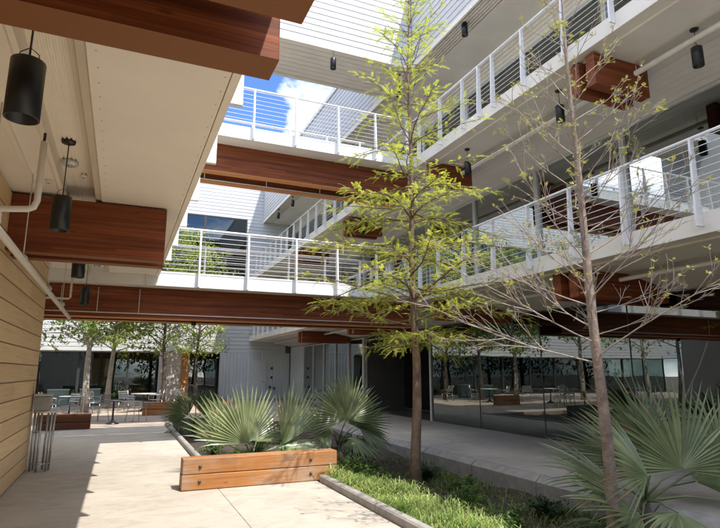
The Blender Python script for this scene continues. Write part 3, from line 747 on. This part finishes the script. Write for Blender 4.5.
def cypress(base, H, r0, lean, prof, nbr, z0, label, twig=10, seed=3, mat='cypress_leaf', bark='bark_brown', leafscale=1., sprlen=.27, upk=.12, droopk=.32, name='cypress_tree', gap_z=None, thin_above=99.):
    random.seed(seed)
    o = tag(empty(name, base), label, 'tree')
    B = V(base)
    tp = []; rad = []
    for i in range(15):
        t_ = i/14; z = H*t_
        tp.append(B+V((lean[0]*z+.035*math.sin(z*1.7+seed), lean[1]*z+.03*math.sin(z*1.3+1), z))); rad.append(r0*(1-t_)**1.25*(1+.35*math.exp(-z*5))+.008)
    tr = MB(); tr.tube(tp, rad, bark, 12); 
    def trunk_at(z):
        f_ = min(max(z/H*14, 0), 13.999); k_ = int(f_); return tp[k_].lerp(tp[k_+1], f_-k_)
    br = MB(); lv = MB(); az = random.uniform(0, 6)
    for i in range(nbr):
        t_ = (i+random.uniform(-.3, .3))/nbr; t_ = min(max(t_, 0), .995)
        z = z0+(H-.1-z0)*t_**1.5; z += .18*math.sin(z*9.)
        if gap_z and gap_z[0] < z < gap_z[1] and random.random() < .75: continue
        Lb = prof(z)*random.choice((.55, .85, 1., 1.08, 1.18))*random.uniform(.92, 1.08)
        az += 2.399+random.uniform(-.35, .35)
        h = V((math.cos(az), math.sin(az), 0)); s0 = trunk_at(z); up_ = upk+random.uniform(-.12, .16)+max(0, z-4.6)*.10
        n_ = 6; pts_ = []
        wob = rvec()*.06*Lb
        for k_ in range(n_+1):
            q = k_/n_
            pts_.append(s0+h*(Lb*q)+V((0, 0, Lb*(up_*q*1.6-droopk*q*q)))+wob*math.sin(q*5))
        rb = max(.0055, .011*Lb)
        br.tube(pts_, [rb*(1-.8*k_/n_)+.0012 for k_ in range(n_+1)], bark, 5, False)
        nt_ = max(3, int(twig*Lb*(.62 if z > thin_above else .88)))
        for k_ in range(nt_):
            q = .14+.86*(k_+random.random()*.8)/nt_; q = min(q, .995); f_ = q*n_; a = int(min(f_, n_-.001)); p_ = pts_[a].lerp(pts_[a+1], f_-a)
            sd = 1 if k_ % 2 else -1
            d = (pts_[a+1]-pts_[a]).normalized(); side = V((0, 0, 1)).cross(d).normalized()*sd
            dd = d*random.uniform(.35, 1.0)+side*random.uniform(.45, 1.1)+V((0, 0, random.uniform(-.25, .5)))
            sl = sprlen*random.uniform(.6, 1.3)*(1.1-.35*q)
            # side twig carrying a few sprays
            tw = p_+dd.normalized()*sl*.9+V((0, 0, -.03))
            br.tube([p_, p_.lerp(tw, .5)+V((0, 0, .012)), tw], [.0035, .0028, .0016], bark, 4, False)
            for j in range(3):
                s_ = p_.lerp(tw, (.3, .65, 1.)[j]); e = (dd.normalized()+rvec()*.6).normalized()
                spray(lv, s_, e, sl*random.uniform(.6, 1.05), mat, gap=.011*leafscale, leaf=.032*leafscale, wid=.0048*leafscale, stem=bark)
        spray(lv, pts_[-1], pts_[-1]-pts_[-2], sprlen, mat, stem=bark)
    tr.build('trunk', o); br.build('branches', o); lv.build('crown', o)
    return o
def prof_c(z):
    # lower tier wide, a thin waist, a narrow pointed top
    if z < 2.55: return .8
    if z < 4.6: return 1.62-.10*abs(z-3.2)
    if z < 5.2: return 1.35
    return max(.28, 1.12-.22*(z-5.3))
cypress((4.42, 7.95, -.36), 9.5, .080, (-.002, 0, 0), prof_c, 114, 2.45, 'bright yellow green feathery tree standing in the middle of the planting bed', twig=19, sprlen=.21, seed=5, gap_z=(5.3, 5.7), thin_above=5.2, droopk=.20)

# sparse tree just coming into leaf
def bare_tree(base, H, r0, seed=8):
    random.seed(seed)
    o = tag(empty('budding_tree', base), 'nearly bare tree with long pinkish twigs and a few yellow buds', 'tree')
    B = V(base); tp = []; rad = []
    for i in range(17):
        t_ = i/16; z = H*t_
        tp.append(B+V((-.012*z+.03*math.sin(z*1.9), .01*z+.025*math.cos(z*1.5), z))); rad.append(r0*(1-t_)**.8*(1+.3*math.exp(-z*4))+.004)
    tr = MB(); tr.tube(tp, rad, 'bark_trunk', 12)
    br = MB(); lv = MB(); az = .4
    def at_z(z):
        f_ = min(max(z/H*16, 0), 15.999); k_ = int(f_); return tp[k_].lerp(tp[k_+1], f_-k_)
    def bud(p, d):
        for _ in range(random.choice((2, 2, 3, 4))):
            spray(lv, p+rvec()*.012, (d+rvec()*1.0).normalized(), random.uniform(.025, .055), 'bud_leaf', gap=.011, leaf=.021, wid=.006, droop=.1, stem='bark_pink', sr=.0015)
    def limb(p, d, ln, r_, lvl, curl):
        n_ = 6; pts_ = [p]; dd = d.normalized(); side = rvec()*.10
        for k_ in range(n_):
            dd = (dd+V((0, 0, curl))+side*.4+rvec()*.05).normalized(); pts_.append(pts_[-1]+dd*ln/n_)
        br.tube(pts_, [r_*(1-.75*k_/n_)+.0012 for k_ in range(n_+1)], 'bark_pink', 5 if lvl < 2 else 4, False)
        if lvl < 3:
            nk = max(3, int(ln*(6 if lvl == 1 else 8.5)))
            for k_ in range(nk):
                q = random.uniform(.22, .97); f_ = q*n_; a = int(min(f_, n_-.001)); s_ = pts_[a].lerp(pts_[a+1], f_-a)
                dl = (pts_[a+1]-pts_[a]).normalized()
                e = (dl*random.uniform(.8, 1.4)+rvec()*.6+V((0, 0, .12))).normalized()
                limb(s_, e, ln*random.uniform(.22, .50)*(1.1-.5*q), r_*.48, lvl+1, .02)
        if random.random() < (.8 if lvl == 1 else .34): bud(pts_[-1], dd)
        if lvl >= 1 and random.random() < .12: bud(pts_[3], dd)
    nb_ = 52
    for i in range(nb_):
        t_ = i/nb_; z = 2.05+(H-.3-2.05)*t_**1.05; az += 2.399+random.uniform(-.4, .4)
        ln = max(.35, 1.75*(1-.66*t_))*random.uniform(.65, 1.15)
        el = .32+.42*t_+random.uniform(-.10, .18)
        limb(at_z(z), V((math.cos(az)*math.cos(el), math.sin(az)*math.cos(el), math.sin(el))), ln, .0031*ln+.0022, 1, .03)
    tr.build('trunk', o); br.build('branches', o); lv.build('buds', o)
bare_tree((4.70, 4.40, -.36), 6.7, .066)

def leaf_clump(mb, c_, rad, n, size, mat, flat=.75):
    for _ in range(n):
        q = rvec()*rad*random.random()**.45; q.z *= flat; p_ = c_+q
        d, u, w_ = basis(rvec()); s_ = size*random.uniform(.6, 1.3)
        mb.add([p_-d*s_, p_+u*s_*.5, p_+d*s_, p_-u*s_*.5], [(0, 1, 2, 3)], mat)
def broad_tree(base, H, r0, crown_r, z0, label, bark='bark_pale', mat='patio_leaf', nl=46, per=70, size=.10, seed=1, lean=(0, 0), group='trees on the far patio', name='patio_tree', spread=.34):
    random.seed(seed)
    o = tag(empty(name, base), label, 'tree', group)
    B = V(base); tr = MB(); br = MB(); lv = MB()
    tp = [B+V((lean[0]*z+.06*math.sin(z*1.1+seed), lean[1]*z+.05*math.cos(z*.9+seed), z)) for z in [H*i/9 for i in range(10)]]
    tr.tube(tp, [r0*(1-.88*i/9)*(1+.3*math.exp(-i*1.5)) for i in range(10)], bark, 10)
    az = seed
    for i in range(nl):
        t_ = i/nl; z = z0+(H-z0)*t_*.97; az += 2.399; f_ = z/H*9; k_ = min(int(f_), 8); s0 = tp[k_].lerp(tp[k_+1], f_-k_)
        ln = crown_r*(1-.65*abs(t_-.35))*random.uniform(.65, 1.15)
        e = V((math.cos(az), math.sin(az), random.uniform(.05, .55)))*ln; mid_ = s0+e*.5+V((0, 0, .12*ln)); end = s0+e
        br.tube([s0, mid_, end], [r0*.28, r0*.17, .008], bark, 5, False)
        for j in range(4):
            cc = (mid_, s0+e*.75, end, s0+e*1.1)[j]+rvec()*spread*ln*.45
            leaf_clump(lv, cc, spread*random.uniform(.7, 1.3)*max(.6, crown_r*.5), per//4, size, mat)
    tr.build('trunk', o); br.build('branches', o); lv.build('crown', o)
    return o
broad_tree((-1.25, 25.5, 0), 8.2, .13, 3.0, 2.5, 'pale barked leaning tree nearest the board wall on the patio', seed=2, lean=(.03, 0), per=150, nl=60, size=.10)
broad_tree((-.35, 27.6, 0), 8.6, .12, 2.7, 2.5, 'slim mottled pale trunk beside the leaning tree on the patio', seed=4, per=150, nl=60, size=.10)
broad_tree((1.9, 27.8, 0), 8.7, .10, 2.4, 2.3, 'dark trunked yellow green tree in front of the concrete pier', bark='bark_dark', seed=7, mat='young_leaf', nl=64, per=100, size=.075)
broad_tree((3.7, 30.0, 0), 8.2, .10, 2.0, 2.3, 'small yellow green tree between the pier and the far door', bark='bark_dark', seed=9, mat='young_leaf', nl=58, per=100, size=.075)
for i, (x, y, h_, lab) in enumerate([(-5.2, 24.5, 9.2, 'pale patio tree seen only mirrored, close to the tower'), (-9.5, 21.5, 9.8, 'tall patio tree seen only mirrored beyond the long timber block'), (-13.5, 27, 10.5, 'farthest patio tree seen only mirrored')]):
    broad_tree((x, y, 0), h_, .14, 2.9, 2.8, lab, seed=20+i, per=44, size=.13, mat='patio_leaf')
for i, (x, y, h_) in enumerate([(-9, 7.5, 11.), (-12.5, 12.5, 12.), (-8.5, 1.5, 10.5), (-15., 4., 12.5), (-10, 16.5, 11.)]):
    broad_tree((x, y, -.3), h_, .2, 3.6, 3.2, ['dark oak mirrored in the upper glass, nearest the wall', 'dark oak mirrored in the upper glass beside the tower', 'dark oak mirrored in the upper glass, behind the viewer', 'tallest dark oak behind the board wall', 'dark oak mirrored between the tower and patio'][i], bark='bark_dark', mat='oak_leaf', seed=40+i, nl=50, per=70, size=.2, group='oaks behind the board wall', name='oak_tree', spread=.45)

far_oaks = [(-22, 3., 11, 'beyond the first oak, first of the far row'), (-23, 10.5, 12, 'second of the far row'), (-22, 18, 11, 'third of the far row'), (-24, 25.5, 12, 'last of the far row by the patio'),
            (-9, -13, 10, 'behind the viewer on the walkway side'), (-2.5, -15, 11, 'behind the viewer in line with the walkway'), (4, -14, 10.5, 'behind the viewer in line with the bed'), (10, -16, 11.5, 'behind the viewer at the office wing end')]
for i, (x, y, h_, w_) in enumerate(far_oaks):
    broad_tree((x, y, -.6), h_, .2, 4.4, 1.6, 'dark oak seen only in reflections, '+w_, bark='bark_dark', mat='oak_leaf', seed=60+i, nl=54, per=64, size=.24, group='oaks seen only in reflections', name='oak_tree', spread=.5)
# low shrubs
def shrub(x, y, h_, w_, label, mat='shrub_leaf', n=330, size=.04, seed=1, cat='shrub', group='low shrubs in the planting bed'):
    random.seed(seed*7+1)
    z = bedz(x, y) if 1.4 < x < 6.1 and y < 18.3 else 0
    o = tag(empty('leafy_shrub', (x, y, z)), label, cat, group)
    B = V((x, y, z)); st_ = MB(); lv = MB()
    for i in range(max(8, n//22)):
        a = random.uniform(0, 2*PI); rr = w_*random.random()**.6; tip = B+V((math.cos(a)*rr, math.sin(a)*rr, h_*random.uniform(.55, 1.05)*(1-.35*(rr/w_)**2)))
        mid_ = B.lerp(tip, .5)+V((0, 0, h_*.12)); st_.tube([B+V((math.cos(a)*.02, math.sin(a)*.02, 0)), mid_, tip], [.006, .004, .002], 'bark_dark', 4, False)
        for j in range(22):
            q = random.uniform(.25, 1.); p_ = (B.lerp(mid_, q*2) if q < .5 else mid_.lerp(tip, q*2-1))+rvec()*.035
            d = rvec(); d.z = abs(d.z)*.4; d, u, nn = basis(d); s_ = size*random.uniform(.6, 1.25)
            lv.add([p_, p_+d*s_*.55+u*s_*.38-nn*.004, p_+d*s_*1.25, p_+d*s_*.55-u*s_*.38-nn*.004, p_+d*s_*.6+nn*.006], [(0, 1, 4), (1, 2, 4), (2, 3, 4), (3, 0, 4)], mat)
    st_.build('stems', o); lv.build('leaves', o)
for i, a in enumerate([
    (1.78, 11.4, .46, .36, 'small glossy shrub beside the kerb behind the timber block', 'shrub_leaf', 400),
    (2.5, 10.9, .55, .45, 'leafy shrub at the foot of the broad palm fan', 'shrub_leaf', 460),
    (1.75, 8.95, .62, .26, 'leafy shrub peeping over the bolted timber', 'shrub_leaf', 260),
    (2.55, 8.9, .62, .28, 'leafy shrub peeping over the middle of the bolted timber', 'shrub_leaf', 330),
    (3.65, 8.7, .42, .42, 'bright leafy clump where the timber block meets the grass', 'shrub_leaf', 560),
    (3.95, 8.6, .36, .4, 'leafy clump at the foot of the green tree trunk', 'shrub_leaf', 420),
    (4.25, 6.7, .26, .3, 'low broad leaved clump at the shaded edge of the grass', 'shrub_leaf', 300),
    (4.1, 5.4, .30, .3, 'low broad leaved clump between the grass and the largest palm', 'shrub_leaf', 300),
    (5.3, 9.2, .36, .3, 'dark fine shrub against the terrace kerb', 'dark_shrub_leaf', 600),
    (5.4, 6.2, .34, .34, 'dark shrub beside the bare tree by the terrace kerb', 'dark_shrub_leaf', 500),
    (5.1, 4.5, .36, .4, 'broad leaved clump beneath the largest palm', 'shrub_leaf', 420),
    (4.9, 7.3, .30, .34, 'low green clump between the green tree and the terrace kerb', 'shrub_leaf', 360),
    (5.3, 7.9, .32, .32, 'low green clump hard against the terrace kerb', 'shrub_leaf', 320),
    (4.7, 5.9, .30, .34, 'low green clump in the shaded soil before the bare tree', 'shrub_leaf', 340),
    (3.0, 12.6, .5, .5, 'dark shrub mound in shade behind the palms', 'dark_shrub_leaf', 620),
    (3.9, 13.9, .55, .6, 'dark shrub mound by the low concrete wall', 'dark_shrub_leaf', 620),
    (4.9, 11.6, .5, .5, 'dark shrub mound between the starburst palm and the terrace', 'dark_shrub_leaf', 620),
    (-1.9, 31.8, .7, .7, 'green bush at the foot of the far glass beside the pale trunks', 'shrub_leaf', 520),
    (.2, 32.2, .7, .7, 'green bush at the foot of the far glass beside the olive counter', 'shrub_leaf', 520),
    (-4.2, 32., .7, .8, 'green bush at the foot of the far glass near the board wall', 'shrub_leaf', 520),
]): shrub(*a[:5], mat=a[5], n=a[6], seed=i+1, size=.05 if a[1] < 20 else .11)

# grass: one mass of arching blades
def grass(name, n, area, hmin, hmax, mat, seed, wid=.006, dens=None):
    random.seed(seed); m = MB()
    while n > 0:
        x = random.uniform(area[0], area[1]); y = random.uniform(area[2], area[3])
        if dens and random.random() > dens(x, y): continue
        n -= 1
        z = bedz(x, y)-.01; h_ = random.uniform(hmin, hmax)*(.75+.35*math.sin(x*5+y*3)*math.sin(y*4)); a = random.uniform(0, 2*PI); b_ = random.uniform(.25, 1.0)*h_
        d = V((math.cos(a), math.sin(a), 0)); s_ = V((-d.y, d.x, 0))*wid*random.uniform(.7, 1.3); p_ = V((x, y, z))
        q1 = p_+d*b_*.18+V((0, 0, h_*.62)); q2 = p_+d*b_*.62+V((0, 0, h_*.98)); q3 = p_+d*b_*1.15+V((0, 0, h_*.82))
        m.add([p_-s_*.7, p_+s_*.7, q1+s_, q1-s_, q2+s_*.75, q2-s_*.75, q3], [(0, 1, 2, 3), (3, 2, 4, 5), (5, 4, 6)], mat)
    o = m.build(name); tag(o, kind='stuff'); return o
def patchy(x, y):
    q = math.sin(x*3.1+1.3*math.sin(y*1.7))*math.sin(y*2.3+1.1*math.sin(x*2.6))+.35*math.sin(x*9+y*6)
    e = 1 if x < 3.4 else max(0, 1-(x-3.4)/.7)
    return e*min(1, max(.12, .62+.55*q))
o = grass('grass', 13000, (2.98, 4.2, 3.2, 8.3), .14, .36, 'grass_leaf', 3, dens=patchy, wid=.0052); tag(o, 'bright green arching grass between the kerb and the tree trunks', 'grass')
o = grass('dead_grass', 1300, (2.98, 4.2, 3.2, 8.3), .12, .32, 'dry_leaf', 13, dens=patchy, wid=.004); tag(o, 'straw coloured dead blades mixed through the bright grass', 'grass')
o = grass('sedge', 5600, (3.7, 5.9, 3.2, 11), .08, .20, 'sedge_leaf', 4, dens=lambda x, y: .15+.85*max(0, math.sin(x*4.1+y)*math.sin(y*2.9))); tag(o, 'dull thin sedge in shade along the terrace kerb', 'sedge')
o = grass('mulch_litter', 3600, (3., 5.95, 3., 12), .02, .05, 'dry_leaf', 6, wid=.006); tag(o, 'dry leaf litter scattered on the dark planting soil', 'litter')

# ------------------------------------------------------------------ patio furniture
def make_chair(mat='steel'):
    r = empty('cafe_chair', (0, 0, 0))
    m = MB()
    for i in range(7): m.box(-.20+i*.059, -.20+i*.059+.048, -.21, .20, .435, .45, mat)
    m.tube([(-.21, -.21, .44), (.21, -.21, .44), (.21, .2, .44), (-.21, .2, .44), (-.21, -.21, .44)], .011, mat, 6); m.build('seat', r)
    m = MB()
    for z in (.56, .64, .72, .80): m.box(-.19, .19, .215+(z-.45)*.2, .227+(z-.45)*.2, z, z+.052, mat)
    m.tube([(-.2, .2, .44), (-.2, .30, .88), (.2, .30, .88), (.2, .2, .44)], .012, mat, 6); m.build('backrest', r)
    for sx in (-1, 1):
        for y0_, y1_ in ((-.2, -.24), (.19, .25)):
            m = MB(); m.tube([(sx*.2, y0_, .44), (sx*.225, y1_, .005)], .012, mat, 6); m.build('leg', r)
        m = MB(); m.tube([(sx*.225, -.2, .44), (sx*.235, -.19, .64), (sx*.235, .1, .66), (sx*.21, .25, .66)], .010, mat, 6); m.build('armrest', r)
    return r
ch0 = make_chair(); ch_used = [False]
def chair(x, y, rz, label, z=-.004, group='metal chairs on the far patio'):
    r = ch0 if not ch_used[0] else copy_tree(ch0)
    ch_used[0] = True
    r.location = (x, y, z); r.rotation_euler = (0, 0, rz); tag(r, label, 'chair', group)
for a in [(.62, 20.1, 2.1, 'metal armchair beside the black pedestal table'), (-.55, 20.8, -2.4, 'metal armchair half behind the black pedestal table'),
          (.35, 24.6, 2.6, 'pale metal chair by the glass topped table'), (1.5, 25.6, -1.2, 'pale metal chair before the short sunlit timber block'),
          (-.9, 24.2, .6, 'metal chair next to the slim mottled trunk'), (-2.3, 23.3, 1.4, 'metal chair on the patio close to the board wall'),
          (-1.55, 22.1, -.7, 'metal chair behind the dark brown edging block'), (2.6, 26.6, 2.9, 'metal chair in front of the concrete pier'),
          (-6.2, 20.8, .8, 'metal chair mirrored in the glass, beside its table'), (-7.6, 24.2, 2.2, 'metal chair mirrored in the glass, farther from its table'), (-5.0, 25.5, -1.1, 'metal chair mirrored in the glass near the pale tree'),
          (8.7, 24.6, 1.2, 'metal chair on the terrace by the sliding glass doors')]: chair(*a)
# slim stand with a bin on it at the end of the board wall
ts = tag(empty('tray_stand', (-1.09, 10.8, 0)), 'slim metal tray stand at the end of the board wall', 'stand')
m = MB(); m.lathe(-1.09, 10.8, [(0, .93), (.175, .93), (.185, .945), (.175, .96), (0, .955)], 'light_metal', 24); m.build('tray', ts)
for i in range(6):
    a = i*PI/3+.3; m = MB(); m.tube([(-1.09+.15*math.cos(a), 10.8+.15*math.sin(a), .93), (-1.10+.14*math.cos(a), 10.8+.14*math.sin(a), .006)], .018, 'steel', 8); m.build('leg', ts)
for z in (.12, .62):
    m = MB(); m.tube([(-1.095+(.14+.01*z)*math.cos(i*PI/12), 10.8+(.14+.01*z)*math.sin(i*PI/12), z) for i in range(25)], .009, 'steel', 6); m.build('ring', ts)
bn = tag(empty('storage_bin', (-1.13, 10.8, .962)), 'small grey bin resting on the slim tray stand', 'bin')
m = MB(); m.prism([(-1.25, .962), (-1.04, .962), (-1.01, 1.20), (-1.27, 1.20)], 10.68, 10.92, 1, 'kerb_concrete'); m.build('box', bn, .012)
m = MB(); m.box(-1.275, -1.0, 10.66, 10.94, 1.202, 1.235, 'steel'); m.build('rim', bn, .006)
def make_table(x, y, label, glass_top=False, h_=.73, r_=.36):
    o = tag(empty('pedestal_table', (x, y, 0)), label, 'table', 'cafe tables on the far patio')
    m = MB(); m.lathe(x, y, [(0, h_-.025), (r_, h_-.025), (r_, h_), (0, h_)], 'light_metal' if glass_top else 'dark_steel', 28); m.build('tabletop', o)
    m = MB(); m.lathe(x, y, [(.045, .1), (.028, .2), (.028, h_-.025)], 'black_metal', 12); m.build('pedestal', o)
    m = MB(); m.lathe(x, y, [(.20, 0), (.20, .012), (.12, .06), (.045, .11)], 'black_metal', 20); m.build('foot', o)
make_table(-.09, 19.4, 'round table on a flared black pedestal nearest the walkway')
make_table(1.0, 25.0, 'pale topped round table among metal chairs', True, r_=.5)
make_table(-1.6, 23.2, 'pale topped round table beside the leaning tree', True)
make_table(-6.6, 22.0, 'round table mirrored in the glass wall', True)
for x, y, lab in ((-1.25, 30.6, 'teal panelled planter box close to the slim trunk'), (-2.6, 30.2, 'teal panelled planter box close to the board wall')):
    o = tag(empty('planter_box', (x, y, 0)), lab, 'planter', 'teal planter boxes by the far glass')
    m = MB(); m.box(x-.45, x+.45, y-.2, y+.2, .05, .75, 'teal_fabric'); m.build('box', o, .01)
    m = MB(); m.box(x-.47, x+.47, y-.22, y+.22, .752, .79, 'light_metal'); m.box(x-.43, x+.43, y-.18, y+.18, 0, .048, 'dark_steel'); m.build('rim', o)

# ------------------------------------------------------------------ camera, sun, sky
cd = bpy.data.cameras.new('camera'); co = bpy.data.objects.new('camera', cd); COL.objects.link(co)
cd.sensor_width = 36; cd.lens = 545/720*36; cd.clip_end = 1000; cd.clip_start = .05
co.location = (0, 0, 1.6); co.rotation_euler = (PI/2+math.atan(108/545), 0, -R(23.4))
S.camera = co
sd = V((.25, -.54, 1)).normalized()
sl = bpy.data.lights.new('sun', 'SUN'); sl.energy = 2.35; sl.angle = R(.53); sl.color = (1, .95, .88)
so = bpy.data.objects.new('sun', sl); COL.objects.link(so); so.rotation_euler = sd.to_track_quat('Z', 'Y').to_euler(); so.location = (0, 0, 30)
wd = bpy.data.worlds.new('World'); S.world = wd; wd.use_nodes = True
nt = wd.node_tree; bg = nt.nodes['Background']
sky = N(nt, 'ShaderNodeTexSky'); sky.sky_type = 'NISHITA'; sky.sun_disc = False
sky.sun_elevation = math.asin(sd.z); sky.sun_rotation = math.atan2(sd.x, sd.y); sky.air_density = 1.; sky.dust_density = .6; sky.ozone_density = 1.6
tc = N(nt, 'ShaderNodeTexCoord')
mp = N(nt, 'ShaderNodeMapping'); mp.inputs['Scale'].default_value = (1, 1, 1.7); mp.inputs['Location'].default_value = (7.21, 4.0, 8.42); L(nt, tc.outputs['Generated'], mp.inputs['Vector'])
n1 = N(nt, 'ShaderNodeTexNoise', Scale=2.6, Detail=10., Roughness=.55, Distortion=.2); L(nt, mp.outputs['Vector'], n1.inputs['Vector'])
cr = ramp(nt, [(.475, (0, 0, 0)), (.63, (1, 1, 1))]); L(nt, n1.outputs['Fac'], cr.inputs['Fac'])
deep = mix(nt, 1., sky.outputs['Color'], (.38, .51, .71), 'MULTIPLY')
cm = mix(nt, cr.outputs['Color'], deep, (13., 12.6, 12.2))
L(nt, cm, bg.inputs['Color']); bg.inputs['Strength'].default_value = .15
S.view_settings.view_transform = 'Standard'; S.view_settings.look = 'None'; S.view_settings.exposure = 1.5; S.view_settings.gamma = 1
S.view_settings.use_curve_mapping = False
S.render.engine = 'CYCLES'
cy = S.cycles
cy.max_bounces = 14; cy.diffuse_bounces = 8; cy.glossy_bounces = 4; cy.transparent_max_bounces = 24; cy.transmission_bounces = 6
cy.use_denoising = True; cy.caustics_reflective = False; cy.caustics_refractive = False; cy.sample_clamp_indirect = 8
